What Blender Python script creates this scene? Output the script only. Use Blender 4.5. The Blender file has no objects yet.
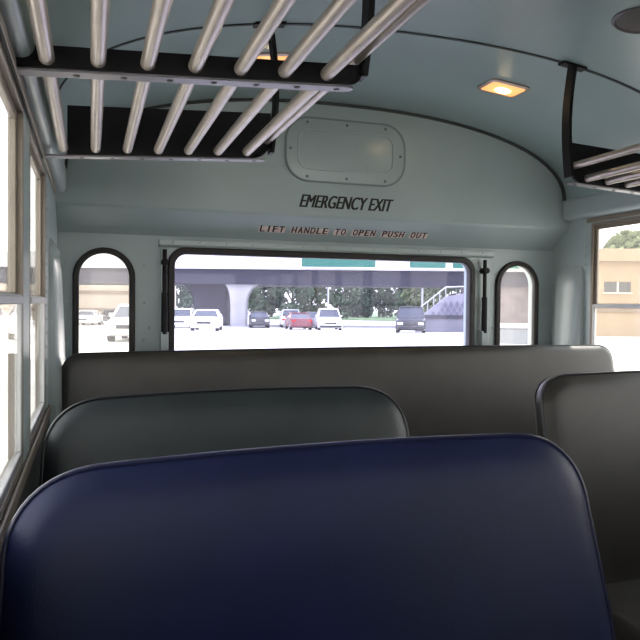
import bpy, bmesh, math, random
from math import sin, cos, pi, radians, atan2, sqrt
from mathutils import Vector, Matrix
random.seed(7)
S = bpy.context.scene
COL = S.collection

# ------------------------------------------------------------------ helpers
def link(o, parent=None):
    COL.objects.link(o)
    if parent: o.parent = parent
    return o
def obj(name, bm, mat, parent=None, smooth=False, bevel=0):
    me = bpy.data.meshes.new(name)
    bmesh.ops.recalc_face_normals(bm, faces=bm.faces[:])
    bm.to_mesh(me); bm.free()
    me.materials.append(mat)
    o = bpy.data.objects.new(name, me); link(o, parent)
    if smooth:
        for p in me.polygons: p.use_smooth = True
        me.set_sharp_from_angle(angle=radians(40))
    if bevel:
        m = o.modifiers.new('bevel', 'BEVEL'); m.width = bevel; m.segments = 3
        m.limit_method = 'ANGLE'; m.angle_limit = radians(40)
    return o
def tag(o, label, cat, group=None, kind=None):
    o['label'] = label; o['category'] = cat
    if group: o['group'] = group
    if kind: o['kind'] = kind
    return o
def thing(name, label, cat, loc=(0, 0, 0), rz=0, group=None):
    o = bpy.data.objects.new(name, None); link(o)
    o.empty_display_size = .1
    o.location = loc; o.rotation_euler = (0, 0, rz)
    return tag(o, label, cat, group)
def struct(o):
    o['kind'] = 'structure'; return o
def kids(o): return [c for c in COL.objects if c.parent == o]
def dup(root, loc, rz=0, label=None, mats=None):
    r = root.copy(); link(r); r.location = loc; r.rotation_euler = (0, 0, rz)
    if label: r['label'] = label
    for ch in kids(root):
        c = ch.copy(); link(c); c.parent = r
        if mats and ch.data.materials and ch.data.materials[0].name in mats:
            c.data = ch.data.copy(); c.data.materials[0] = mats[ch.data.materials[0].name]
        for g in kids(ch):
            d = g.copy(); link(d); d.parent = c
    return r
def B(): return bmesh.new()
def box(bm, a, b):
    x0, y0, z0 = a; x1, y1, z1 = b
    v = [bm.verts.new(p) for p in ((x0,y0,z0),(x1,y0,z0),(x1,y1,z0),(x0,y1,z0),(x0,y0,z1),(x1,y0,z1),(x1,y1,z1),(x0,y1,z1))]
    for f in ((0,3,2,1),(4,5,6,7),(0,1,5,4),(1,2,6,5),(2,3,7,6),(3,0,4,7)): bm.faces.new([v[i] for i in f])
    return v
def loft(bm, rings, cap=True, closed=True):
    R = [[bm.verts.new(p) for p in r] for r in rings]
    n = len(R[0])
    for a, b in zip(R, R[1:]):
        for i in range(n if closed else n - 1):
            j = (i + 1) % n
            bm.faces.new((a[i], a[j], b[j], b[i]))
    if cap:
        bm.faces.new(R[0][::-1]); bm.faces.new(R[-1])
    return R
def prism(bm, pts, axis, a, b):
    """pts are 2D; axis 'y': (x,z) outline pushed along y; 'x': (y,z) outline pushed along x"""
    def P(p, t): return (p[0], t, p[1]) if axis == 'y' else ((t, p[0], p[1]) if axis == 'x' else (p[0], p[1], t))
    loft(bm, [[P(p, a) for p in pts], [P(p, b) for p in pts]])
def tube(bm, pts, r, n=12, cap=True, rs=None):
    pts = [Vector(p) for p in pts]; rings = []
    for i, p in enumerate(pts):
        d = (pts[min(i+1, len(pts)-1)] - pts[max(i-1, 0)]).normalized()
        u = d.orthogonal().normalized() if i == 0 else (u - d * u.dot(d)).normalized()
        w = d.cross(u); rr = rs[i] if rs else r
        rings.append([p + (u * cos(2*pi*k/n) + w * sin(2*pi*k/n)) * rr for k in range(n)])
    loft(bm, rings, cap)
def dome(bm, p, r, nrm='-y', h=.5):
    m = bmesh.ops.create_icosphere(bm, subdivisions=1, radius=r)
    for v in m['verts']:
        c = v.co.copy()
        if nrm[1] == 'y': c.y *= h
        elif nrm[1] == 'x': c.x *= h
        else: c.z *= h
        v.co = c + Vector(p)
def rrect(x0, z0, x1, z1, r, n=8):
    out = []
    for cx, cz, a0 in ((x1-r, z1-r, 0), (x0+r, z1-r, 90), (x0+r, z0+r, 180), (x1-r, z0+r, 270)):
        for k in range(n + 1):
            a = radians(a0 + 90*k/n); out.append((cx + r*cos(a), cz + r*sin(a)))
    return out
def arch(cx, hw, z0, ztop, n=24, rb=.03):
    out = [(cx + hw*cos(pi*k/n), ztop - hw + hw*sin(pi*k/n)) for k in range(n + 1)]
    for a0, c in ((180, (cx - hw + rb, z0 + rb)), (270, (cx + hw - rb, z0 + rb))):
        for k in range(5):
            a = radians(a0 + 90*k/4); out.append((c[0] + rb*cos(a), c[1] + rb*sin(a)))
    return out
def sheet(name, outlines, y0, y1, mat, parent=None, bevel=0, mapf=None):
    """2D outlines (first outer, others holes) in (x,z) filled and thickened from y0 to y1 as a mesh"""
    cu = bpy.data.curves.new('tmp', 'CURVE'); cu.dimensions = '2D'; cu.fill_mode = 'BOTH'
    for pts in outlines:
        sp = cu.splines.new('POLY'); sp.points.add(len(pts) - 1); sp.use_cyclic_u = True
        for q, p in zip(sp.points, pts): q.co = (p[0], p[1], 0, 1)
    cu.extrude = abs(y1 - y0)/2 - bevel; cu.bevel_depth = bevel; cu.bevel_resolution = 2
    if bevel: cu.offset = -bevel
    t = bpy.data.objects.new('tmp', cu); COL.objects.link(t)
    dg = bpy.context.evaluated_depsgraph_get()
    me = bpy.data.meshes.new_from_object(t.evaluated_get(dg)); me.name = name
    bpy.data.objects.remove(t); bpy.data.curves.remove(cu)
    ym = (y0 + y1)/2
    for v in me.vertices:
        p = Vector((v.co.x, ym - v.co.z, v.co.y)); v.co = mapf(p) if mapf else p
    bm = B(); bm.from_mesh(me); bpy.data.meshes.remove(me)
    bmesh.ops.remove_doubles(bm, verts=bm.verts[:], dist=1e-5)
    return obj(name, bm, mat, parent, smooth=bevel > 0)
def text(name, body, size, x0, x1, zc, y, mat, parent=None, shear=0, depth=.0012, zh=None, bold=0):
    cu = bpy.data.curves.new('tmp', 'FONT'); cu.body = body; cu.size = size; cu.shear = shear
    cu.extrude = depth/2; cu.align_x = 'LEFT'; cu.offset = 0
    t = bpy.data.objects.new('tmp', cu); COL.objects.link(t)
    dg = bpy.context.evaluated_depsgraph_get()
    me = bpy.data.meshes.new_from_object(t.evaluated_get(dg)); me.name = name
    bpy.data.objects.remove(t)
    xs = [v.co.x for v in me.vertices]; zs = [v.co.y for v in me.vertices]
    kx = (x1 - x0)/(max(xs) - min(xs)); kz = (zh/(max(zs) - min(zs))) if zh else kx
    zm = (max(zs) + min(zs))/2
    for v in me.vertices:
        v.co = Vector((x0 + (v.co.x - min(xs))*kx, y - v.co.z, zc + (v.co.y - zm)*kz))
    if bold:                                            # heavier strokes
        bm = B()
        for k, dx in enumerate((-bold, 0, bold)):
            n0 = len(bm.verts); bm.from_mesh(me); bm.verts.ensure_lookup_table()
            for v in bm.verts[n0:]: v.co.x += dx; v.co.y -= k*.0001
        bm.to_mesh(me); bm.free()
    me.materials.clear(); me.materials.append(mat)
    o = bpy.data.objects.new(name, me); link(o, parent); return o

# ------------------------------------------------------------------ materials
def mat(name, col, rough=.5, metal=0, noise=0, scale=20, bump=0, bscale=200, coat=0, spec=.5, col2=None, nlo=.35, nhi=.65, detail=4):
    m = bpy.data.materials.new(name); m.use_nodes = True
    nt = m.node_tree; N = nt.nodes; L = nt.links; b = N['Principled BSDF']
    b.inputs['Base Color'].default_value = (*col, 1); b.inputs['Roughness'].default_value = rough
    b.inputs['Metallic'].default_value = metal; b.inputs['Coat Weight'].default_value = coat
    b.inputs['Specular IOR Level'].default_value = spec
    tc = N.new('ShaderNodeTexCoord')
    if noise or col2:
        t = N.new('ShaderNodeTexNoise'); t.inputs['Scale'].default_value = scale; t.inputs['Detail'].default_value = detail
        L.new(tc.outputs['Object'], t.inputs['Vector'])
        r = N.new('ShaderNodeValToRGB'); r.color_ramp.elements[0].position = nlo; r.color_ramp.elements[1].position = nhi
        c2 = col2 if col2 else tuple(min(1, c*(1 + noise)) for c in col)
        c1 = col if col2 else tuple(c*(1 - noise) for c in col)
        r.color_ramp.elements[0].color = (*c1, 1); r.color_ramp.elements[1].color = (*c2, 1)
        L.new(t.outputs['Fac'], r.inputs['Fac']); L.new(r.outputs['Color'], b.inputs['Base Color'])
    if bump:
        t2 = N.new('ShaderNodeTexNoise'); t2.inputs['Scale'].default_value = bscale; t2.inputs['Detail'].default_value = 3
        L.new(tc.outputs['Object'], t2.inputs['Vector'])
        bp = N.new('ShaderNodeBump'); bp.inputs['Strength'].default_value = bump; bp.inputs['Distance'].default_value = .002
        L.new(t2.outputs['Fac'], bp.inputs['Height']); L.new(bp.outputs['Normal'], b.inputs['Normal'])
    return m
def emit(name, col, s):
    m = bpy.data.materials.new(name); m.use_nodes = True; nt = m.node_tree
    b = nt.nodes['Principled BSDF']; b.inputs['Base Color'].default_value = (*col, 1)
    b.inputs['Emission Color'].default_value = (*col, 1); b.inputs['Emission Strength'].default_value = s
    return m
def glass(name, tint, haze=0, hazecol=(.9, .9, 1)):
    m = bpy.data.materials.new(name); m.use_nodes = True; nt = m.node_tree; N = nt.nodes; L = nt.links
    N.remove(N['Principled BSDF']); out = N['Material Output']
    tr = N.new('ShaderNodeBsdfTransparent'); tr.inputs['Color'].default_value = (*tint, 1)
    gl = N.new('ShaderNodeBsdfGlossy'); gl.inputs['Roughness'].default_value = .02
    lw = N.new('ShaderNodeLayerWeight'); lw.inputs['Blend'].default_value = .5
    pw = N.new('ShaderNodeMath'); pw.operation = 'POWER'; pw.inputs[1].default_value = 5; L.new(lw.outputs['Facing'], pw.inputs[0])
    fr = N.new('ShaderNodeMath'); fr.operation = 'MULTIPLY_ADD'; fr.inputs[1].default_value = .6; fr.inputs[2].default_value = .012; L.new(pw.outputs[0], fr.inputs[0])
    mx = N.new('ShaderNodeMixShader'); L.new(fr.outputs[0], mx.inputs[0])
    base = tr
    if haze:
        tl = N.new('ShaderNodeBsdfTranslucent'); tl.inputs['Color'].default_value = (*hazecol, 1)
        m2 = N.new('ShaderNodeMixShader'); m2.inputs[0].default_value = haze
        L.new(tr.outputs[0], m2.inputs[1]); L.new(tl.outputs[0], m2.inputs[2]); base = m2
    L.new(base.outputs[0], mx.inputs[1]); L.new(gl.outputs[0], mx.inputs[2]); L.new(mx.outputs[0], out.inputs['Surface'])
    return m

PAINT = mat('pale_teal_paint', (.33, .395, .405), .34, noise=.05, scale=3, bump=.06, bscale=60)
PAINT2 = mat('pale_teal_paint_panel', (.34, .40, .405), .24, noise=.05, scale=4, bump=.03, bscale=60)
ROOFP = mat('ceiling_teal_paint', (.265, .345, .355), .30, noise=.05, scale=2, bump=.05, bscale=40)
DARKP = mat('dark_lower_panel', (.03, .034, .036), .5, noise=.1, scale=8)  # darker than the wall above the sill
FLOORM = mat('ribbed_black_rubber', (.07, .07, .07), .7, noise=.3, scale=30, bump=.3, bscale=90)
SHELF = mat('beige_engine_shelf_vinyl', (.34, .29, .24), .5, noise=.1, scale=10)
TAN = mat('window_frame_tan_aluminium', (.23, .19, .15), .45, metal=.25, noise=.08, scale=12)
ALU = mat('dull_aluminium', (.38, .38, .38), .42, metal=.6, noise=.08, scale=15)
RUBBER = mat('black_gasket_rubber', (.012, .009, .009), .55, noise=.2, scale=40)
SEAM = mat('dark_seam_shadow', (.03, .035, .035), .6, noise=.2, scale=30)
BLACK = mat('black_rack_enamel', (.006, .005, .006), .5, noise=.2, scale=30, bump=.1, bscale=300, spec=.2)
CHROME = mat('brushed_rack_tube_steel', (.42, .365, .32), .36, metal=.6, noise=.06, scale=25)
FLANGE = mat('flange_steel', (.20, .185, .20), .42, metal=.4, noise=.12, scale=18)
SCREW = mat('dark_screw_steel', (.06, .06, .06), .45, metal=.6)
PSCREW = mat('painted_screw_head', (.13, .17, .17), .5)
NAVY = mat('navy_blue_vinyl', (.008, .012, .050), .42, noise=.12, scale=9, bump=.22, bscale=420, spec=.32)
SLATE = mat('slate_black_vinyl', (.019, .025, .028), .42, noise=.15, scale=9, bump=.25, bscale=420, spec=.6)
CHAR = mat('charcoal_brown_vinyl', (.031, .027, .023), .42, noise=.15, scale=9, bump=.25, bscale=420, spec=.6)
NAVYP = mat('navy_vinyl_welt', (.014, .016, .045), .3, noise=.1, scale=20)
SLATEP = mat('slate_vinyl_welt', (.014, .016, .02), .32, noise=.1, scale=20)
INK = mat('black_lettering_paint', (.006, .006, .007), .6)
TAPE = mat('faded_pink_label_tape', (.72, .58, .53), .5, noise=.12, scale=30)
TAPEINK = mat('brown_black_tape_print', (.03, .018, .018), .6)
SPK = mat('brown_speaker_mesh', (.10, .085, .08), .6, noise=.3, scale=300)
LENS = emit('amber_lamp_lens', (1, .42, .14), .42)
BULB = emit('hot_lamp_bulb', (1, .74, .40), 20)
BEZEL = mat('lamp_bezel_metal', (.45, .36, .30), .35, metal=.6)
G_REAR = glass('blue_tinted_dusty_glass', (.84, .84, .97), .012, (.86, .84, 1))
G_SIDE = glass('clear_window_glass', (.94, .94, .93), .03, (1, .97, .92))
G_ARCH = glass('clear_arched_glass', (.95, .93, .92), .05, (1, .95, .93))

# ------------------------------------------------------------------ bus shell
X0, X1, XC = -.125, 2.115, .995      # inner faces of the side walls, centreline
YF, YR = -4.2, 2.87                  # front and rear
SPRING, RISE, HW = 1.69, .34, 1.09
def roof_z(x, off=0):
    u = min(1, abs(x - XC)/(HW + off))
    return SPRING + (RISE + off) * (1 - u**2.2)**(1/2.2)
def roof_profile(off=0, n=48):
    out = []
    for k in range(n + 1):
        a = pi*k/n; c, s = cos(a), sin(a)
        out.append((XC - (HW + off)*math.copysign(abs(c)**(2/2.2), c), SPRING + (RISE + off)*abs(s)**(2/2.2)))
    return out
bm = B(); box(bm, (X0 - .06, YF, -.06), (X1 + .06, YR + .08, 0)); struct(obj('floor', bm, FLOORM))
# ceiling shell
inn, out = roof_profile(0), roof_profile(.05)
bm = B()
ring = inn + out[::-1]
loft(bm, [[(p[0], y, p[1]) for p in ring] for y in (YF, -2, 0, 1.25, 1.96, 2.75, 2.93)])
struct(obj('ceiling', bm, ROOFP, smooth=True))
# roof bow seams: thin strips coloured dark for the shadow gap at overlapping sheet edges
def bow(name, y, w, h, m):
    a, b = roof_profile(-h), roof_profile(.004)
    bm = B(); ring = a + b[::-1]
    loft(bm, [[(p[0], yy, p[1]) for p in ring] for yy in (y - w/2, y + w/2)])
    return struct(obj(name, bm, m, smooth=True))
for i, y in enumerate((.54, 1.25, 1.96)):
    bow('trim_%d' % (i + 1), y, .009, .004, SEAM)
bow('trim_4', 2.742, .014, .010, SEAM)

# side walls with window openings
def wall_side(name, xi, xo, wins, z0, z1):
    bm = B(); lo, hi = sorted((xi, xo))
    box(bm, (lo, YF, z1), (hi, 2.95, 1.76))
    box(bm, (lo, YF, 0), (hi, 2.95, z0))
    e = [YF] + [t for w in sorted(wins) for t in w] + [2.95]
    for a, b in zip(e[::2], e[1::2]): box(bm, (lo, a, z0), (hi, b, z1))
    sgn = 1 if xi < XC else -1
    y_end = max(w[1] for w in wins) + .035
    for k in range(16):
        dome(bm, (xi, y_end, .95 + k*.04), .006, '-x', .6)
    return struct(obj(name, bm, PAINT))
Z0, Z1, ZM = .885, 1.572, 1.205
LW = [(1.61, 2.15), (.86, 1.46), (.15, .72), (-.60, .01), (-1.31, -.74), (-2.02, -1.45), (-2.73, -2.16), (-3.44, -2.87)]
RW = [(1.95, 2.595), (1.24, 1.85), (.53, 1.14), (-.18, .43), (-.89, -.28), (-1.60, -.99), (-2.31, -1.70), (-3.02, -2.41), (-3.73, -3.12)]
wall_side('wall_left', X0, X0 - .027, LW, Z0, Z1)
wall_side('wall_right', X1, X1 + .027, RW, Z0, Z1)
def yzring(bm, x0, x1, y0, y1, z0, z1, w):
    box(bm, (x0, y0, z0), (x1, y1, z0 + w)); box(bm, (x0, y0, z1 - w), (x1, y1, z1))
    box(bm, (x0, y0, z0 + w), (x1, y0 + w, z1 - w)); box(bm, (x0, y1 - w, z0 + w), (x1, y1, z1 - w))
wn = 0
for side, wins in ((-1, LW), (1, RW)):
    xi = X0 if side < 0 else X1
    for (a, b) in wins:
        wn += 1
        def xs(d0, d1): return sorted((xi + side*d0, xi + side*d1))
        bm = B(); q = xs(-.001, .026); yzring(bm, q[0], q[1], a, b, Z0, Z1, .012)
        wf = struct(obj('window_%d' % (wn + 1), bm, TAN, bevel=.002))
        for nm, z0, z1, d in (('upper_sash', ZM - .006, Z1 - .012, .010), ('lower_sash', Z0 + .012, ZM + .008, .000)):
            bm = B(); q = xs(d, d + .012); yzring(bm, q[0], q[1], a + .012, b - .012, z0, z1, .017)
            sh = obj(nm, bm, TAN if nm[0] == 'u' else ALU, wf, bevel=.002)
            bm = B(); q = xs(d + .004, d + .007); box(bm, (q[0], a + .026, z0 + .014), (q[1], b - .026, z1 - .014))
            obj('pane', bm, G_SIDE, sh)
        bm = B(); q = xs(-.004, .004); box(bm, (q[0], a + .02, ZM - .010), (q[1], b - .02, ZM + .005)); obj('meeting_rail', bm, ALU, wf, bevel=.003)
# sill ledge, dark lower panels and the padded rails over the windows
for nm, xi, s in (('left', X0, 1), ('right', X1, -1)):
    bm = B(); q = sorted((xi + s*.0005, xi + s*.008)); box(bm, (q[0], YF + .01, Z0 - .03), (q[1], 2.62, Z0 - .002))
    struct(obj('trim_%d' % (5 if s > 0 else 6), bm, TAN, bevel=.004))
    bm = B(); q = sorted((xi + s*.0005, xi + s*.004)); box(bm, (q[0], YF + .01, .001), (q[1], 2.60, Z0 - .032))
    struct(obj('baseboard_' + nm, bm, DARKP))
    x_in = xi + s*.036
    q = sorted((xi - s*.02, x_in)); pts = rrect(q[0], 1.598, q[1], 1.70, .022)
    bm = B(); prism(bm, pts, 'y', YF + .01, 2.748)
    struct(obj('trim_%d' % (7 if s > 0 else 8), bm, PAINT, smooth=True))
    bm = B(); q = sorted((xi + s*.0005, xi + s*.008)); box(bm, (q[0], YF + .01, 1.576), (q[1], 2.62, 1.594))
    struct(obj('trim_%d' % (9 if s > 0 else 10), bm, TAN, bevel=.002))
# rear corner fairings
def fairing(n, xi, s, ya, yb, top):
    rings = []
    for z, t in ((.02, .055), (.8, .045), (1.1, .036), (1.3, .026), (top - .02, .018), (top, .006)):
        m = (ya + yb)/2; h = (yb - ya)/2 * (1 if z < top - .03 else (.93 if z < top else .8)); r = []
        for k in range(13):
            a = pi*k/12; r.append((xi + s*t*(sin(a)**.5 if k not in (0, 12) else 0), m - h*cos(a), z))
        r.append((xi - s*.01, m + h, z)); r.append((xi - s*.01, m - h, z)); rings.append(r)
    bm = B(); loft(bm, rings); return struct(obj('trim_%d' % n, bm, PAINT2, smooth=True))
fairing(11, X0, 1, 2.30, 2.82, 1.40)
fairing(12, X1, -1, 2.635, 2.83, 1.385)

# rear wall: flat lower plate with three openings, sloping band, upper end cap
AL, AR, AHW = .048, 1.917, .101
win_hole = rrect(.306, .862, 1.664, 1.412, .055)
rear = sheet('wall_rear', [[(X0 - .06, 0), (X1 + .06, 0), (X1 + .06, 1.50), (X0 - .06, 1.50)], win_hole,
              arch(AL, AHW, .84, 1.398), arch(AR, AHW, .84, 1.398)], YR, YR + .05, PAINT)
struct(rear)
bm = B(); bm.from_mesh(rear.data)
prism(bm, [(2.7502, 1.566), (2.756, 1.556), (2.868, 1.468), (2.92, 1.468), (2.92, 1.566)], 'x', X0 - .001, X1 + .001)
cap = [p for p in roof_profile(.03)]
prism(bm, [(X0, 1.566)] + [(max(X0, min(X1, p[0])), max(p[1], 1.62)) for p in cap] + [(X1, 1.566)], 'y', 2.75, 2.92)
for k in range(24):
    dome(bm, (X0 + .06 + k*.092, 2.846, 1.488), .006, '-y', .6)
for x in (-.09, .20, 1.80, 2.07):
    for z in (1.05, 1.2, 1.35): dome(bm, (x, YR, z), .006, '-y', .6)
for x in (.22, 1.79): dome(bm, (x, YR, 1.10), .008, '-y', .6)
rear.data.materials.clear(); bmesh.ops.recalc_face_normals(bm, faces=bm.faces[:]); bm.to_mesh(rear.data); bm.free(); rear.data.materials.append(PAINT)
# front wall with windscreen and entrance side (behind the camera)
fw = sheet('wall_front', [[(X0 - .06, -.05), (X1 + .06, -.05), (X1 + .06, 1.7), (X0 - .06, 1.7)], rrect(.0, .75, 1.98, 1.62, .06)], YF - .05, YF, PAINT); struct(fw)

# the emergency window (hinged leaf, gasket, tinted pane, gas struts)
leaf = sheet('window_1', [rrect(.262, .80, 1.768, 1.424, .006), rrect(.306, .862, 1.664, 1.412, .055)], YR - .012, YR - .0005, PAINT2, bevel=.002)
struct(leaf)
sheet('gasket', [rrect(.290, .846, 1.680, 1.424, .07), rrect(.318, .874, 1.652, 1.396, .048)], YR - .030, YR + .012, RUBBER, leaf, bevel=.007)
bm = B(); prism(bm, rrect(.312, .868, 1.658, 1.402, .05), 'y', YR + .006, YR + .010); obj('pane', bm, G_REAR, leaf)
bm = B(); prism(bm, [(2.838, 1.452), (2.838, 1.432), (2.846, 1.424), (2.8695, 1.424), (2.8695, 1.452)], 'x', .255, 1.775)
for k in range(14): dome(bm, (.31 + k*.108, 2.838, 1.442), .006, '-y', .6)
obj('hinge_rail', bm, PAINT2, leaf, bevel=.003)
for x in (.276, 1.722):
    bm = B(); tube(bm, [(x, 2.832, 1.412), (x, 2.832, 1.225)], .009, 12); tube(bm, [(x, 2.832, 1.24), (x, 2.832, 1.075)], .013, 12)
    g = obj('gas_strut', bm, BLACK, leaf, smooth=True)
    bm = B(); tube(bm, [(x, 2.868, 1.362), (x, 2.812, 1.362)], .014, 12); obj('pivot_knob', bm, BLACK, g, smooth=True)
    bm = B(); box(bm, (x - .016, 2.822, 1.0), (x + .016, 2.858, 1.085)); obj('strut_bracket', bm, PAINT2, g, bevel=.003)
# arched side windows
for n, cx in ((30, AL), (31, AR)):
    fr = sheet('window_%d' % n, [arch(cx, .117, .824, 1.414), arch(cx, .093, .848, 1.390)], YR - .016, YR + .012, RUBBER, bevel=.006)
    struct(fr)
    bm = B(); prism(bm, arch(cx, .099, .842, 1.396), 'y', YR + .006, YR + .010); obj('pane', bm, G_ARCH, fr)

# engine shelf behind the rear bench
bm = B(); box(bm, (X0 + .001, 2.60, .02), (X1 - .001, YR - .001, .78)); struct(obj('trim_20', bm, SHELF, bevel=.01))

# ------------------------------------------------------------------ access panel and lettering
ap = thing('access_panel', 'raised rounded metal cover screwed to the rear wall above the exit lettering', 'panel', (1.007, 2.75, 1.832))
loc = lambda p: Vector((p.x - 1.007, p.y - 2.75, p.z - 1.832))
sheet('cover', [rrect(.745, 1.703, 1.270, 1.962, .10)], 2.744, 2.7495, PAINT2, ap, bevel=.0015, mapf=loc)
RIMP = mat('panel_edge_paint', (.17, .21, .21), .5)
sheet('rim', [rrect(.742, 1.700, 1.273, 1.965, .10), rrect(.749, 1.707, 1.266, 1.958, .094)], 2.7425, 2.7495, RIMP, ap, mapf=loc)
sheet('inner_rib', [rrect(.795, 1.750, 1.220, 1.915, .05), rrect(.801, 1.756, 1.214, 1.909, .045)], 2.7410, 2.7455, PAINT, ap, bevel=.001, mapf=loc)
for x, z in ((.835, 1.943), (1.007, 1.943), (1.18, 1.943), (.835, 1.722), (1.007, 1.722), (1.18, 1.722), (.765, 1.832), (1.25, 1.832)):
    bm = B(); dome(bm, (x - 1.007, 2.7435 - 2.75, z - 1.832), .007, '-y', .5); obj('screw', bm, PSCREW, ap, smooth=True)
o = text('exit_lettering', 'EMERGENCY EXIT', .06, .806, 1.222, 1.623, 2.7496, INK, shear=.42, zh=.053, bold=.0024)
tag(o, 'black slanted EMERGENCY EXIT lettering on the rear wall below the cover plate', 'lettering')
# label tape on the sloping band
nb = Vector((0, 2.868 - 2.765, 1.468 - 1.552)).normalized()   # down the slope
nn = Vector((0, -.632, -.775)); nn = Vector((0, nb.z, -nb.y)).normalized()
if nn.y > 0: nn = -nn
cen = Vector((1.02, 2.8155, 1.511))
lt = thing('label_tape', 'faded pink tape reading LIFT HANDLE TO OPEN PUSH OUT on the sloping band', 'label', cen)
def onslope(v): return Vector((v.x, 0, 0)) - nb*v.z + nn*(-v.y + .001)
x = -.362
i0 = 0
for word in 'LIFT HANDLE TO OPEN PUSH OUT'.split():        # one strip of tape per word
    bm = B(); box(bm, (x + i0*.0272 - .006, -.0006, -.021), (x + (i0 + len(word))*.0272 - .002, .0006, .021)); i0 += len(word) + 1
    for v in bm.verts: v.co = onslope(v.co)
    obj('tape', bm, TAPE, lt)
for ch in 'LIFT HANDLE TO OPEN PUSH OUT':
    if ch != ' ':
        w = .019 if ch != 'I' else .005
        xx = x if ch != 'I' else x + .007
        o = text('letter', ch, .035, xx, xx + w, 0, -.0012, TAPEINK, lt, zh=.034, bold=.0012)
        for v in o.data.vertices: v.co = onslope(v.co)
    x += .0272

# ------------------------------------------------------------------ ceiling fixtures
def on_roof(x, y, down=0):
    e = .002; sl = (roof_z(x + e) - roof_z(x - e))/(2*e)
    n = Vector((sl, 0, -1)).normalized()                     # towards the cabin
    tx = Vector((1, 0, sl)).normalized()
    return Vector((x, y, roof_z(x))) + n*down, tx, n
def roof_obj(root, name, bm, m, tx, n, smooth=True, bevel=0):
    M = Matrix((tx, Vector((0, 1, 0)), -n)).transposed()
    for v in bm.verts: v.co = M @ v.co
    return obj(name, bm, m, root, smooth=smooth, bevel=bevel)
for x, lab in ((.548, 'lit amber dome lamp in the ceiling behind the left luggage rack'), (1.443, 'lit amber dome lamp in the open ceiling near the right luggage rack')):
    p, tx, n = on_roof(x, 2.265)
    d = thing('dome_lamp', lab, 'lamp', p, group='ceiling dome lamps')
    bm = B(); r0 = rrect(-.082, -.062, .082, .062, .022); r1 = rrect(-.070, -.050, .070, .050, .016)
    loft(bm, [[(q[0], q[1], z) for q in r] for r, z in ((r0, .004), (r0, -.006), (r1, -.009), (r1, .004), (r0, .004))], cap=False)
    roof_obj(d, 'bezel', bm, BEZEL, tx, n)
    bm = B(); r2 = rrect(-.045, -.03, .045, .03, .015)
    loft(bm, [[(q[0], q[1], z) for q in r] for r, z in ((r1, .003), (r1, -.007), (r2, -.012))])
    roof_obj(d, 'lens', bm, LENS, tx, n)
    bm = B(); bmesh.ops.create_icosphere(bm, subdivisions=3, radius=1)
    for v in bm.verts: v.co = Vector((v.co.x*.030, v.co.y*.020, v.co.z*.008 - .012))
    roof_obj(d, 'bulb_spot', bm, BULB, tx, n)
p, tx, n = on_roof(1.462, 1.60)
sp = thing('ceiling_speaker', 'round brown speaker grille set in the ceiling above the right rack', 'speaker', p)
bm = B(); c = [(cos(2*pi*k/40), sin(2*pi*k/40)) for k in range(40)]
loft(bm, [[(q[0]*r, q[1]*r, z) for q in c] for r, z in ((.080, .004), (.080, -.004), (.072, -.009), (.068, -.004), (.068, .004), (.080, .004))], cap=False)
roof_obj(sp, 'rim', bm, mat('speaker_rim_paint', (.12, .11, .11), .4), tx, n)
bm = B(); loft(bm, [[(q[0]*r, q[1]*r, z) for q in c] for r, z in ((.068, .003), (.068, -.004), (.04, -.009), (.012, -.011))])
roof_obj(sp, 'grille', bm, SPK, tx, n)

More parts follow.
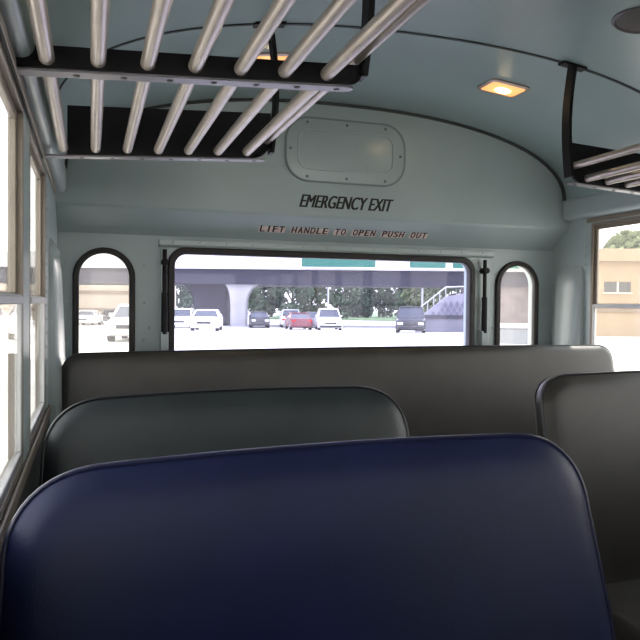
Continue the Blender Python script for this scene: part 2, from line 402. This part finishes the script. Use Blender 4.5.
# ------------------------------------------------------------------ luggage racks
def rack(side, label):
    s = 1 if side == 'left' else -1
    ox = X0 if s > 0 else X1
    root = thing('luggage_rack', label, 'luggage rack', (ox, 1.2, 1.583), group='overhead luggage racks')
    X = lambda d: s*d                                   # d = distance from the wall
    ZB = lambda d: .055*d                               # rack tips up towards the aisle
    P = lambda d, y, dz: (X(d), y - 1.2, ZB(d) + dz)
    ya, yb = .42, 1.962
    for k in range(7):
        d = .054 + k*.0812
        bm = B(); tube(bm, [P(d, ya, .0165), P(d, yb - .006, .0165)], .0128, 16); obj('tube', bm, CHROME, root, smooth=True)
    bm = B(); tube(bm, [P(.600, ya, .050), P(.600, yb - .006, .050)], .012, 14); obj('edge_tube', bm, CHROME, root, smooth=True)
    def plate(y, h, hr):
        # black plate with the aisle end rounded, its foot a folded steel flange with screws
        pts = [(.064, 0)] if h > .1 else [(.001, 0)]
        d0 = pts[0][0]
        n = 8; r = min(.05, h*.6)
        pts += [(.612 - r*.9, 0)]
        for k in range(n + 1):
            a = radians(-90 + 90*k/n); pts.append((.612 - r + r*cos(a), r + r*sin(a)))
        pts += [(.612, h), (d0, h)]
        bm = B(); loft(bm, [[(X(p[0]), yy - 1.2, ZB(p[0]) + p[1]) for p in pts] for yy in (y - .0025, y + .0025)])
        return bm
    def flange(y, par):
        bm = B(); pts = [(.002, y + .0025), (.58, y + .0025), (.60, y + .012), (.602, y + .026), (.59, y + .036), (.002, y + .036)]
        loft(bm, [[(X(p[0]), p[1] - 1.2, ZB(p[0]) + z) for p in pts] for z in (-.004, .001)])
        f = obj('flange', bm, FLANGE, par, bevel=.001)
        for k in range(7):
            d = .10 + k*.078
            bm = B(); dome(bm, (X(d), y + .019 - 1.2, ZB(d) - .004), .007, '-z', .4); obj('screw', bm, SCREW, f, smooth=True)
    for y in (.54, 1.25):
        pl = obj('cross_bracket', plate(y, .037, 0), BLACK, root, bevel=.001); flange(y, pl)
    pl = obj('end_panel', plate(1.962, .128, 0), BLACK, root, bevel=.001); flange(1.9625, pl)
    for y in (.54, 1.25, 1.958):
        d = .612; zc = roof_z(ox + s*d) - 1.583
        bm = B(); pts = []
        za = ZB(d) + .012; zt = zc - .004
        for k in range(9):
            t = k/8; pts.append((X(d + .016*sin(pi*t) - .006*t), y - 1.2, za + (zt - za)*t))
        rings = []
        for q in pts:
            rings.append([(q[0] - .006, q[1] - .020, q[2]), (q[0] + .006, q[1] - .020, q[2]), (q[0] + .006, q[1] + .020, q[2]), (q[0] - .006, q[1] + .020, q[2])])
        loft(bm, rings)
        h = obj('hanger', bm, BLACK, root, bevel=.002)
        bm = B(); q = pts[-1]
        fp = []
        for k in range(9):
            dx = -.045 + .09*k/8; fp.append((q[0] + dx, roof_z(ox + q[0] + dx) - 1.583))
        loft(bm, [[(a, y - 1.2 + w, b - e) for a, b in fp] + [(a, y - 1.2 + w, b - e - .007) for a, b in fp[::-1]] for w in (-.016, .016) for e in (.001,)])
        obj('ceiling_foot', bm, BLACK, h)
    # wall rail carrying the tubes
    bm = B(); box(bm, (min(X(.002), X(.006)), ya - 1.2, -.012), (max(X(.002), X(.006)), yb - 1.2, .02)); obj('wall_rail', bm, BLACK, root)
    return root
rack('left', 'tubular luggage rack with black crossbars hung over the left windows')
rack('right', 'tubular luggage rack over the right windows, only its far corner in view')

# ------------------------------------------------------------------ bus seats
def seat(name, label, w, h, loc, vinyl, welt, seat_z=.45, lean=.25, group='vinyl bus seats', cush_d=.40, rcorner=.15, sag=0):
    """origin on the floor under the middle of the back; faces -y; h = height of the top edge"""
    root = thing(name, label, 'seat', loc, group=group)
    hw = w/2; zb = seat_z - .07
    # outline of the back seen from the front, right half from the top centre down
    tops = [(hw - rcorner*1.05, 0)]
    for k in range(1, 13):
        a = radians(90 - 90*k/12)
        tops.append((hw - .020 - rcorner + rcorner*cos(a)**.85 , rcorner*.95*(1 - sin(a)**.85)))
    low = h - zb
    for k in range(1, 7):
        t = k/6; d = rcorner*.95 + (low - rcorner*.95)*t
        tops.append((hw - .020*(1 - t)**1.6 - .018*max(0, t - .4)/.6, d))
    nseg = 8
    right = [(tops[0][0]*k/nseg, .006*(k/nseg)**2) for k in range(nseg)] + [(x, d + .006) for x, d in tops]
    outl = [(-x, d) for x, d in right[:0:-1]] + right
    c = Vector((0, low*.55))
    def ring(scale_in, y, inset):
        r = []; n = len(outl)
        for i, (x, d) in enumerate(outl):
            p = Vector((x, d))
            a = Vector(outl[max(i-1, 0)]); b = Vector(outl[min(i+1, n-1)])
            t = (b - a).normalized(); nrm = Vector((-t.y, t.x))
            if nrm.dot(p - c) > 0: nrm = -nrm
            q = c + (p + nrm*inset - c)*scale_in
            z = h - q.y + sag*q.x
            r.append((q.x - sag*(z - h + .35), y + (z - h)*lean, z))
        return r
    T = .066
    prof = [(.02, -.013, .055), (.3, -.013, .055), (.75, -.0125, .055), (1, -.012, .055), (1, -.009, .036), (1, -.003, .022), (1, .004, .010), (1, .009, .003), (1, .018, 0), (1, T - .03, .004), (1, T - .012, .012), (1, T, .028), (1, T + .003, .05), (.5, T + .003, .05), (.02, T + .003, .05)]
    ki = min(1, rcorner*.8/.11)                             # tight corners take a narrower roll
    bm = B(); loft(bm, [ring(p[0], p[1], p[2]*ki) for p in prof])
    back = obj('backrest', bm, vinyl, root, smooth=True)
    m = back.modifiers.new('sub', 'SUBSURF'); m.levels = m.render_levels = 1
    for yw, ins in ((.009, .003), (T - .010, .012)):
        bm = B(); tube(bm, ring(1, yw, ins), .0036, 8); obj('welt', bm, welt, back, smooth=True)
    # cushion
    zt = seat_z; yb0 = (zt - h)*lean - .012
    cw = hw - .020
    prof2 = [(yb0 + .05, zt - .10), (yb0 + .05, zt - .015), (yb0, zt), (yb0 - cush_d*.5, zt + .012), (yb0 - cush_d + .05, zt + .005), (yb0 - cush_d + .012, zt - .012), (yb0 - cush_d, zt - .05), (yb0 - cush_d + .01, zt - .10), (yb0 - cush_d + .03, zt - .115), (yb0, zt - .115)]
    xs_ = [(-cw, .80), (-cw + .006, .93), (-cw + .025, 1), (0, 1.0), (cw - .025, 1), (cw - .006, .93), (cw, .80)]
    cy, cz = yb0 - cush_d/2, zt - .055
    bm = B(); loft(bm, [[(x, cy + (p[0] - cy)*(k*.5 + .5), cz + (p[1] - cz)*k) for p in prof2] for x, k in xs_])
    obj('seat_cushion', bm, vinyl, root, smooth=True, bevel=.006)
    bm = B()
    y0, y1 = yb0 - cush_d + .04, yb0 + .03
    box(bm, (-cw + .03, y0, zt - .145), (cw - .03, y0 + .025, zt - .116)); box(bm, (-cw + .03, y1 - .025, zt - .145), (cw - .03, y1, zt - .116))
    box(bm, (-cw + .03, y0, zt - .145), (-cw + .055, y1, zt - .116)); box(bm, (cw - .055, y0, zt - .145), (cw - .03, y1, zt - .116))
    obj('seat_frame', bm, BLACK, root)
    for sx in (-1, 1):
        for yy in (y0 + .012, y1 - .012):
            bm = B(); tube(bm, [(sx*(cw - .05), yy, .001), (sx*(cw - .05), yy, zt - .13)], .013, 10); box(bm, (sx*(cw - .05) - .03, yy - .03, .0005), (sx*(cw - .05) + .03, yy + .03, .006))
            obj('leg', bm, BLACK, root)
    return root
seat('bus_seat', 'navy blue vinyl bus seat back filling the foreground, nearest the camera', .955, .988, (.349, 1.0, 0), NAVY, NAVYP, rcorner=.14, sag=.016)
seat('bus_seat', 'slate vinyl bus seat on the left, between the navy seat and the rear bench', .945, .989, (.349, 1.70, 0), SLATE, SLATEP, sag=.012)
seat('bus_seat', 'charcoal vinyl bus seat beside the right window, cut by the photo edge', .892, 1.010, (1.640, 1.70, 0), CHAR, SLATEP, rcorner=.11)
seat('rear_bench', 'full width dark vinyl bench along the back under the rear window', 2.215, 1.044, (.996, 2.41, 0), CHAR, SLATEP, lean=.16, group=None, cush_d=.42, rcorner=.075, sag=.004)
# unseen rows ahead of the navy seat, added to block light from the front
ahead = None
for x, y, w_ in [(.341, .30, .92), (.341, -.42, .92), (.341, -1.14, .92), (.341, -1.86, .92), (1.645, 1.0, .872), (1.645, .30, .872), (1.645, -.42, .872), (1.645, -1.14, .872), (1.645, -1.86, .872)]:
    if ahead is None:
        ahead = seat('bus_seat', 'vinyl bus seat in the rows ahead of the navy seat, out of the photo', .872, .979, (x, y, 0), SLATE, SLATEP, group='bus seats ahead of the camera')
    else: dup(ahead, (x, y, 0))
# ------------------------------------------------------------------ EXTERIOR
GZ = -1.0
GP = [(-40, -1.0), (6, -1.0), (26, -.34), (38, -.36), (48, -.68), (60, -.95), (72, -1.0), (400, -1.0)]
def gz(v):
    for (a, za), (b, zb) in zip(GP, GP[1:]):
        if a <= v <= b: return za + (zb - za)*(v - a)/(b - a)
    return GZ
A = radians(18.1)
# frame of the road scene: u across (right), v away from the bus; both horizontal
def W(u, v, z=0): return Vector((u*cos(A) + v*sin(A), -u*sin(A) + v*cos(A), z))
def M_at(u, v, z=None, rz=0): return W(u, v, gz(v) if z is None else z), -A + rz
def upx(px, v): return (px - 320)/700*v
def zpy(px, py, v): return 1.2 + (304.3 + (px - 320)*.01 - py)/700*v
ROAD = mat('pale_concrete_road', (.50, .49, .47), .8, noise=.10, scale=.35)
GRASS = mat('verge_grass', (.09, .16, .06), .9, noise=.35, scale=1.5)
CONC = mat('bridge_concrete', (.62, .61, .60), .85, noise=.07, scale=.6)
CONCD = mat('bridge_girder_shaded_concrete', (.026, .025, .042), .85, noise=.05, scale=.6)  # girder's shade darkened into the concrete colour
TANB = mat('tan_stucco', (.27, .19, .12), .85, noise=.06, scale=.8)
TAND = mat('dark_opening', (.05, .045, .045), .6)
CREAM = mat('cream_cladding', (.42, .36, .29), .8, noise=.05, scale=.5)
BEIGE = mat('beige_band', (.20, .15, .11), .8, noise=.08, scale=.8)
BROWN = mat('purple_brown_wall', (.16, .13, .14), .85, noise=.2, scale=.8)
GREEN = mat('highway_sign_green', (.012, .14, .10), .5)
WHITE = mat('sign_border_white', (.8, .8, .8), .5)
STEEL = mat('galvanised_pole', (.45, .46, .48), .5, metal=.4)
BARK = mat('tree_bark', (.08, .06, .05), .9, noise=.3, scale=8)
bm = B()
ys = [-40, 6, 16, 26, 32, 38, 43, 48, 54, 60, 72, 110, 280]
for a, b in zip(ys, ys[1:]):
    v = [bm.verts.new(W(*p)) for p in ((-160, a, gz(a)), (220, a, gz(a)), (220, b, gz(b)), (-160, b, gz(b)))]; bm.faces.new(v)
bmesh.ops.remove_doubles(bm, verts=bm.verts[:], dist=1e-4)
o = obj('road', bm, ROAD); o['kind'] = 'structure'
bm = B(); prism(bm, [W(*p)[:2] for p in ((-8, 98), (60, 92), (60, 180), (-8, 180))], 'z', GZ - .2, GZ + .15)
o = obj('grass_verge', bm, GRASS); o['kind'] = 'structure'
# overpass
VB = 67
br = thing('overpass', 'grey concrete highway overpass crossing the road behind the bus', 'bridge', *M_at(0, VB, GZ))
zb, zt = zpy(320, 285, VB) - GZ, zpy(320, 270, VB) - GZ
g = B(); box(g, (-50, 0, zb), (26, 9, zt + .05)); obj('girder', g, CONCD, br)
g = B(); box(g, (-50, -.35, zt), (26, .0, zt + 1.5)); obj('parapet', g, CONC, br, bevel=.04)
g = B(); box(g, (-50, 9, zt), (26, 9.35, zt + 1.5)); obj('parapet', g, CONC, br, bevel=.04)
g = B(); box(g, (upx(478, VB), .4, -.4), (26, 8.6, zb + .01)); obj('abutment', g, BROWN, br)
# one flared pier in two pieces: shaded side coloured dark, lit side pale
def flare(name, label, px0, px1, v, depth, m, fl, fr, cat):
    u0, u1 = upx(px0, v), upx(px1, v); w = (u1 - u0)/2
    t = thing(name, label, cat, *M_at((u0 + u1)/2, v)); zc = zpy(320, 285, v) - gz(v) + .004
    rings = []
    for f, e in ((-.05, 0), (.45, 0), (.62, .06), (.76, .2), (.88, .5), (.96, .85), (1, 1.0)):
        z = zc*f; l, q = -w - fl*e, w + fr*e
        rings.append([(l, .12, z), (l + .12, 0, z), (q - .12, 0, z), (q, .12, z), (q, depth, z), (l, depth, z)])
    g = B(); loft(g, rings); obj('shaft', g, m, t)
    return t
PIERD = mat('shaded_pier_concrete', (.035, .033, .052), .85, noise=.12, scale=.7)  # shade on the pier's broad side, put into the colour
PIERL = mat('lit_pier_concrete', (.40, .395, .40), .85, noise=.07, scale=.7)  # lighter copy for the pier side that catches light
flare('bridge_pier', 'broad pier side under the overpass behind the white sedan, coloured dark for shade', 193, 226, 69.5, 4, PIERD, 1.0, .3, 'bridge pier')
flare('bridge_pier_lit_side', 'flared right side of the overpass pier, a separate piece coloured pale as lit', 230, 246, 67.4, 1.6, PIERL, .5, 1.0, 'bridge column')
# green signs on the parapet
for i, (a, b) in enumerate(((300, 376), (408, 446), (451, 494), (498, 536))):
    lab = ['widest green road sign on the overpass, over the parked cars', 'green road sign on the overpass, second from the left',
           'green road sign on the overpass at the right corner of the rear window', 'green road sign seen through the right arched window'][i]
    v = VB - .75; u0, u1 = upx(a, v), upx(b, v)
    t = thing('highway_sign', lab, 'road sign', *M_at((u0 + u1)/2, v, zpy(320, 268, v)), group='green signs on the overpass')
    w = (u1 - u0)/2
    g = B(); prism(g, rrect(-w, 0, w, 2.6, .2), 'y', 0, .08); obj('panel', g, WHITE, t)
    g = B(); prism(g, rrect(-w + .10, .10, w - .10, 2.50, .16), 'y', -.02, .01); obj('face', g, GREEN, t)
    for q in (-.6, .6):
        g = B(); tube(g, [(w*q, .08, .6), (w*q, .398, .6)], .06, 8); obj('bracket', g, STEEL, t)
# retaining wall with lozenge relief, stair rail and a low barrier in front
VR = 60
RELIEF = mat('lozenge_panel_concrete', (.12, .12, .17), .85, noise=.05, scale=1)
RWALL = mat('retaining_wall_concrete', (.22, .22, .26), .85, noise=.07, scale=.7)
rw = thing('retaining_wall', 'grey sloped retaining wall with lozenge pattern right of the road', 'wall', *M_at(0, VR))
def uz(px, py, v=VR): return upx(px, v), zpy(px, py, v) - gz(v)
pts = [uz(418, 319), uz(447, 296), uz(476, 292), uz(476, 325)]
g = B(); prism(g, [(pts[0][0], -.1), pts[0], pts[1], pts[2], (pts[3][0], -.1)], 'y', 0, .6); obj('wall_body', g, RWALL, rw)
g = B()
for r_ in range(4):
    for c_ in range(8):
        px = 433 + c_*6 + (3 if r_ % 2 else 0); py = 315 - r_*5.0
        top = 319 - (px - 420)/27*23 if px < 447 else 296
        if py - 5 < top or px > 474: continue
        cx, cz = uz(px, py)
        prism(g, [(cx - .19, cz), (cx, cz - .34), (cx + .19, cz), (cx, cz + .34)], 'y', -.05, .01)
obj('lozenge_relief', g, RELIEF, rw)
g = B(); a = uz(416, 311); b = uz(446, 287); c_ = uz(478, 286)
tube(g, [(a[0], .3, a[1]), (b[0], .3, b[1]), (c_[0], .3, c_[1])], .06, 8)
for k in range(6):
    t = k/5; x, z = a[0] + (b[0] - a[0])*t, a[1] + (b[1] - a[1])*t
    tube(g, [(x, .3, z), (x, .3, max(.1, z - 1.0))], .04, 6)
obj('hand_rail', g, STEEL, rw)
bw = thing('road_barrier', 'low grey concrete barrier along the road below the patterned wall', 'barrier', *M_at(0, 51))
g = B(); prism(g, [(0, -.1), (.55, -.1), (.38, .3), (.30, 1.0), (.22, 1.0), (.15, .3)], 'x', upx(416, 51), upx(478, 51)); obj('barrier_body', g, mat('barrier_concrete', (.17, .17, .20), .85, noise=.08, scale=1), bw)
g = B(); box(g, (upx(416, 51), .12, 1.0), (upx(478, 51), .40, 1.26)); obj('top_beam', g, mat('barrier_beam_paint', (.03, .03, .045), .6), bw)
# lamp posts
for px, v, h, lab in ((328, 96, 9, 'thin grey street lamp post in the trees behind the white pickup'), (422, 84, 9, 'thin grey street lamp post left of the patterned wall')):
    p, rz = M_at(upx(px, v), v)
    t = thing('street_lamp', lab, 'street lamp', p, rz, group='street lamp posts')
    g = B(); tube(g, [(0, 0, 0), (0, 0, h)], .1, 10, rs=[.13, .08]); obj('post', g, STEEL, t, smooth=True)
    g = B(); tube(g, [(0, 0, h - .05), (.6, 0, h + .35), (1.6, 0, h + .4)], .05, 8); a_ = obj('arm', g, STEEL, t, smooth=True)
    g = B(); box(g, (1.4, -.15, h + .33), (2.1, .15, h + .48)); obj('lamp_head', g, STEEL, t, bevel=.03)
# tan building out of the right window
def building(name, label, u0, u1, v, depth, h, cornice, slots, body, band, rz=0):
    t = thing(name, label, 'building', *M_at((u0 + u1)/2, v, None, rz)); w = (u1 - u0)/2
    g = B(); box(g, (-w, 0, 0), (w, depth, h)); obj('wall', g, body, t)
    if cornice:
        g = B(); box(g, (-w - .15, -.35, h - cornice), (w + .15, depth + .2, h + .05)); obj('cornice', g, body, t, bevel=.03)
    for z0, z1, x0, x1, m, d in slots:
        if d < 0: g = B(); box(g, (x0, d, z0), (x1, .05, z1)); obj('band', g, m, t)
        else:
            g = B(); yzf = [(x0, z0), (x1, z0), (x1, z1), (x0, z1)]
            box(g, (x0, -.02, z0), (x1, .02, z1)); f = obj('window', g, m, t)
            g = B(); xm = (x0 + x1)/2
            box(g, (xm - .05, -.06, z0), (xm + .05, 0, z1)); box(g, (x0 - .08, -.08, z0 - .08), (x1 + .08, 0, z0)); obj('mullion', g, band, f)
    return t
v = 37.5
building('tan_building', 'tan flat roofed building with a heavy cornice seen through the right window', upx(586, v), upx(760, v), v, 8, 4.62, .62,
         [(2.36, 2.92, -3.72, -2.3, TAND, 1), (2.36, 2.92, -1.2, .4, TAND, 1), (2.36, 2.92, 1.6, 3.2, TAND, 1), (1.3, 1.45, -4.66, 4.66, BEIGE, -.06)], TANB, CREAM)
v = 82
building('cream_building', 'long cream building with beige bands seen through the left arched window', upx(-120, v), upx(160, v), v, 9, 5.2, 0,
         [(3.15, 3.55, -16, 16, BEIGE, -.1), (1.1, 1.5, -16, 16, BEIGE, -.1)], CREAM, BEIGE)

# trees
def leafmat(name, c): return mat(name, c, .8, noise=.2, scale=2.2, spec=.2)
LEAF = [leafmat('foliage_grey_green', (.075, .115, .065)), leafmat('foliage_dark_green', (.05, .085, .055)), leafmat('foliage_yellow_green', (.13, .16, .08))]
def tree(label, u, v, h, w, m, seed):
    rnd = random.Random(seed)
    p, rz = M_at(u, v)
    t = thing('roadside_tree', label, 'tree', p, rz, group='trees beyond the overpass')
    g = B(); tube(g, [(0, 0, 0), (.05, 0, h*.3), (0, .05, h*.7)], .2, 8, rs=[.22, .16, .07])
    for k in range(4):
        a = k*1.7 + rnd.random(); tube(g, [(.02, 0, h*.3), (cos(a)*w*.25, sin(a)*w*.25, h*.6)], .08, 6, rs=[.1, .04])
    obj('trunk', g, BARK, t, smooth=True)
    g = B()
    cl = []
    for k in range(18):
        a = rnd.random()*2*pi; zz = .12 + .76*rnd.random(); rr = w*.36*sqrt(rnd.random())*(1.15 - abs(zz - .5))
        cl.append((Vector((cos(a)*rr, sin(a)*rr, h*zz)), w*(.15 + .10*rnd.random())))
    cl.append((Vector((0, 0, h*.86)), w*.2))
    for c, r in cl:
        for k in range(150):
            d = Vector((rnd.gauss(0, 1), rnd.gauss(0, 1), rnd.gauss(0, 1))).normalized() * r * (.55 + .5*rnd.random())
            q = c + Vector((d.x, d.y, d.z*.8)); s = .22 + .2*rnd.random()
            n1 = Vector((rnd.gauss(0, 1), rnd.gauss(0, 1), rnd.gauss(0, 1))).normalized(); n2 = n1.orthogonal().normalized()
            n3 = n1.cross(n2)
            g.faces.new([g.verts.new(q + n2*s), g.verts.new(q + n3*s*.6), g.verts.new(q - n2*s), g.verts.new(q - n3*s*.6)])
    obj('foliage', g, m, t)
    return t
TL = [(180, 112, 9.5, 8, 1, 'dark bushy tree at far left, behind the white van'), (252, 104, 7.6, 6.5, 0, 'grey green tree right beside the lit side of the bridge pier'),
      (271, 112, 8, 6.2, 1, 'dark rounded tree above the small black car'), (292, 103, 8.5, 6.6, 0, 'broad tree above the maroon car'),
      (311, 113, 8, 6.2, 2, 'yellow green tree between the maroon car and the lamp post'), (337, 103, 8.6, 6.8, 0, 'bushy tree just right of the lamp post by the white pickup'),
      (358, 112, 7.4, 6.2, 1, 'dark green tree in the middle of the verge'), (379, 121, 8.4, 6.6, 1, 'dark tree left of the dark pickup, behind the verge'),
      (402, 113, 8.2, 7.2, 0, 'large grey green tree right above the dark pickup'), (428, 102, 8.4, 6.6, 2, 'pale green tree behind the sloping stair rail'),
      (451, 112, 8.6, 6.4, 0, 'tree rising behind the top of the patterned wall')]
for i, (px, v, h, w, m, lab) in enumerate(TL): tree(lab, upx(px, v), v, h, w, LEAF[m], 40 + i)
tree('tall tree rising behind the tan building roof', upx(626, 60), 60, 9.0, 6.0, LEAF[2], 90)

# vehicles: profile in (y, z) with the front at -y; parts: body, glasshouse, roof, wheels, lamps
TYRE = mat('tyre_rubber', (.015, .015, .015), .7)
CGLASS = mat('car_window_glass', (.03, .035, .05), .08, spec=.8)
HLAMP = mat('headlamp_lens', (.75, .76, .8), .15)
RLAMP = mat('tail_lamp_red', (.45, .01, .01), .25)
TRIMB = mat('black_car_trim', (.02, .02, .022), .5)
def car(name, label, cat, px, v, rz, paint, kind='sedan', sc=1.0):
    p, r0 = M_at(upx(px, v), v)
    pass
    t = thing(name, label, cat, p, r0 + rz, group='cars on the road')
    D = dict(sedan=(4.5, 1.78, 1.42, [(-.95, .90), (-.45, 1.36), (.75, 1.38), (1.45, .98)], .98),
             suv=(4.6, 1.86, 1.75, [(-1.05, 1.02), (-.55, 1.64), (1.7, 1.68), (2.1, 1.05)], 1.06),
             hatch=(4.1, 1.74, 1.48, [(-.9, .92), (-.4, 1.42), (1.2, 1.42), (1.75, 1.0)], .98),
             pickup=(5.3, 1.9, 1.8, [(-1.15, 1.08), (-.65, 1.72), (.45, 1.74), (.75, 1.1)], 1.1))[kind]
    Ln, Wd, H, cab, belt = D; Ln, Wd = Ln*sc, Wd*sc; l, w = Ln/2, Wd/2
    g = B()
    side = [(-l, .35), (-l + .02, .62), (-l + .12, belt - .22), (cab[0][0] - .1, belt - .06), (cab[0][0] + .1, belt), (cab[3][0], belt), (l - .1, belt - .06), (l - .02, belt - .3), (l, .38), (l - .25, .24), (-l + .25, .24)]
    loft(g, [[(x, a[0]*k2, .55 + (a[1] - .55)*k) for a in side] for x, k, k2 in ((-w, .86, .97), (-w + .06, 1, .99), (-w*.5, 1.02, 1.01), (w*.5, 1.02, 1.01), (w - .06, 1, .99), (w, .86, .97))])
    body = obj('body', g, paint, t, smooth=True)
    g = B(); wt, wb = w - .24, w - .06
    zr = cab[1][1]; y0, y1, y2, y3 = [c[0] for c in cab]
    def cabin(bm, e, za, zb):
        f0, f1 = (za - belt)/(zr - belt), (zb - belt)/(zr - belt)
        rr = []
        for f, z in ((f0, za), (f1, zb)):
            ya_, yb_, ww = y0 + (y1 - y0)*f - e, y3 + (y2 - y3)*f + e, wb + (wt - wb)*f + e
            rr.append([(-ww, ya_, z), (ww, ya_, z), (ww, yb_, z), (-ww, yb_, z)])
        loft(bm, rr)
    cabin(g, 0, belt - .03, zr); obj('windows', g, CGLASS, t)
    g = B(); box(g, (-wt - .03, y1 - .06, zr - .04), (wt + .03, y2 + .06, zr + .05))
    for sx in (-1, 1):
        for (ya_, yb_) in ((y0, y1), (y3, y2)):
            tube(g, [(sx*(wb - .01), ya_, belt - .02), (sx*(wt - .0), yb_, zr)], .05, 6)
        ym = (y1 + y2)/2; tube(g, [(sx*wb, ym, belt - .02), (sx*wt, ym, zr)], .04, 6)
    obj('roof', g, paint, t, bevel=.02)
    if kind == 'pickup':
        g = B(); box(g, (-w + .1, .95, belt - .02), (w - .1, l - .1, belt + .012)); obj('bed', g, TRIMB, t)
    for sy in (-1, 1):
        for sx in (-1, 1):
            g = B(); x = sx*(w - .11); tube(g, [(x - .11, sy*l*.62, .33), (x + .11, sy*l*.62, .33)], .33, 18)
            wh = obj('wheel', g, TYRE, t)
            g = B(); tube(g, [(x + sx*.08, sy*l*.62, .33), (x + sx*.118, sy*l*.62, .33)], .19, 14); obj('hub', g, STEEL, wh)
    for sx in (-1, 1):
        g = B(); box(g, (sx*(w - .30) - .17, -l - .01, .60), (sx*(w - .30) + .17, -l + .12, .76)); obj('headlamp', g, HLAMP, t, bevel=.02)
        g = B(); box(g, (sx*(w - .24) - .15, l - .12, .68), (sx*(w - .24) + .15, l + .005, .84)); obj('tail_lamp', g, RLAMP, t, bevel=.02)
        g = B(); box(g, (sx*(w + .05) - .08, y0 + .25, belt), (sx*(w + .05) + .08, y0 + .35, belt + .13)); obj('mirror', g, paint, t, bevel=.02)
    g = B(); box(g, (-w*.48, -l - .012, .52), (w*.48, -l + .1, .68)); obj('grille', g, TRIMB, t)
    g = B(); box(g, (-w + .08, -l - .04, .30), (w - .08, -l + .15, .46)); box(g, (-w + .08, l - .15, .32), (w - .08, l + .04, .5)); obj('bumper', g, TRIMB if kind == 'pickup' else paint, t, bevel=.03)
    return t
def paint(n, c): return mat('car_paint_' + n, c, .25, coat=.4, noise=.02, scale=3)
PW, PS, PD, PMR, PG = paint('white', (.8, .8, .8)), paint('silver', (.5, .51, .54)), paint('black', (.025, .026, .03)), paint('maroon', (.16, .02, .03)), paint('grey', (.14, .15, .17))
car('sedan', 'white sedan driving towards the bus in front of the dark pier wall', 'car', 207, 46, radians(4), PW, 'sedan')
car('van', 'white tall vehicle at the left edge of the rear window', 'van', 182, 60, radians(4), PW, 'suv', 1.1)
car('hatchback', 'small black car right of the lit side of the bridge pier', 'car', 259, 64, radians(8), PD, 'hatch')
car('suv', 'silver sport utility car behind the maroon car', 'car', 290, 66, radians(185), PS, 'suv')
car('sedan', 'maroon sedan with red tail lamps, left of the white pickup', 'car', 298, 58, radians(190), PMR, 'sedan')
car('hatchback', 'grey car squeezed between the maroon sedan and the white pickup', 'car', 313, 65, radians(180), PG, 'hatch')
car('pickup_truck', 'white pickup truck right of the row of parked cars', 'truck', 328, 57, radians(4), PW, 'pickup')
car('pickup_truck', 'dark pickup truck alone in front of the low barrier', 'truck', 411, 47, radians(-8), PD, 'pickup')
car('sedan', 'white car in the left arched window, left of the dark car', 'car', 88, 66, radians(5), PW, 'sedan')
car('hatchback', 'dark grey car in the middle of the left arched window', 'car', 112, 74, 0, PG, 'hatch')
car('sedan', 'white car low in the left arched window, nearest the bus there', 'car', 137, 29, radians(4), PW, 'hatch')
car('sedan', 'silver car low in the right arched window', 'car', 520, 17, radians(160), PS, 'sedan')

# ------------------------------------------------------------------ light
wd = bpy.data.worlds.new('sky'); S.world = wd; wd.use_nodes = True
nt = wd.node_tree; bg = nt.nodes['Background']
tc = nt.nodes.new('ShaderNodeTexCoord'); sx = nt.nodes.new('ShaderNodeSeparateXYZ'); cr = nt.nodes.new('ShaderNodeValToRGB')
nt.links.new(tc.outputs['Generated'], sx.inputs[0]); nt.links.new(sx.outputs['Z'], cr.inputs['Fac']); nt.links.new(cr.outputs['Color'], bg.inputs['Color'])
cr.color_ramp.elements[0].color = (1, .97, .93, 1); cr.color_ramp.elements[1].color = (.78, .86, .95, 1)
bg.inputs['Strength'].default_value = 1.6
sl = bpy.data.lights.new('sun', 'SUN'); sl.energy = 3.2; sl.angle = radians(2); sl.color = (1, .95, .86)
so = bpy.data.objects.new('sun', sl); link(so)
sun_dir = Vector((.62, .22, 1.2)).normalized()           # towards the sun
so.rotation_euler = sun_dir.to_track_quat('Z', 'Y').to_euler(); so.location = (20, 10, 40)

# ------------------------------------------------------------------ camera
cd = bpy.data.cameras.new('camera'); cd.sensor_width = 36; cd.lens = 36*700/640; cd.clip_start = .02; cd.clip_end = 600
co = bpy.data.objects.new('camera', cd); link(co)
co.matrix_world = Matrix.Translation((0, 0, 1.2)) @ Matrix.Rotation(-A, 4, 'Z') @ Matrix.Rotation(pi/2 - radians(1.28), 4, 'X') @ Matrix.Rotation(radians(.57), 4, 'Z')
S.camera = co
S.view_settings.view_transform = 'Standard'; S.view_settings.look = 'None'; S.view_settings.gamma = 1
S.view_settings.exposure = 1.5; S.view_settings.use_curve_mapping = False
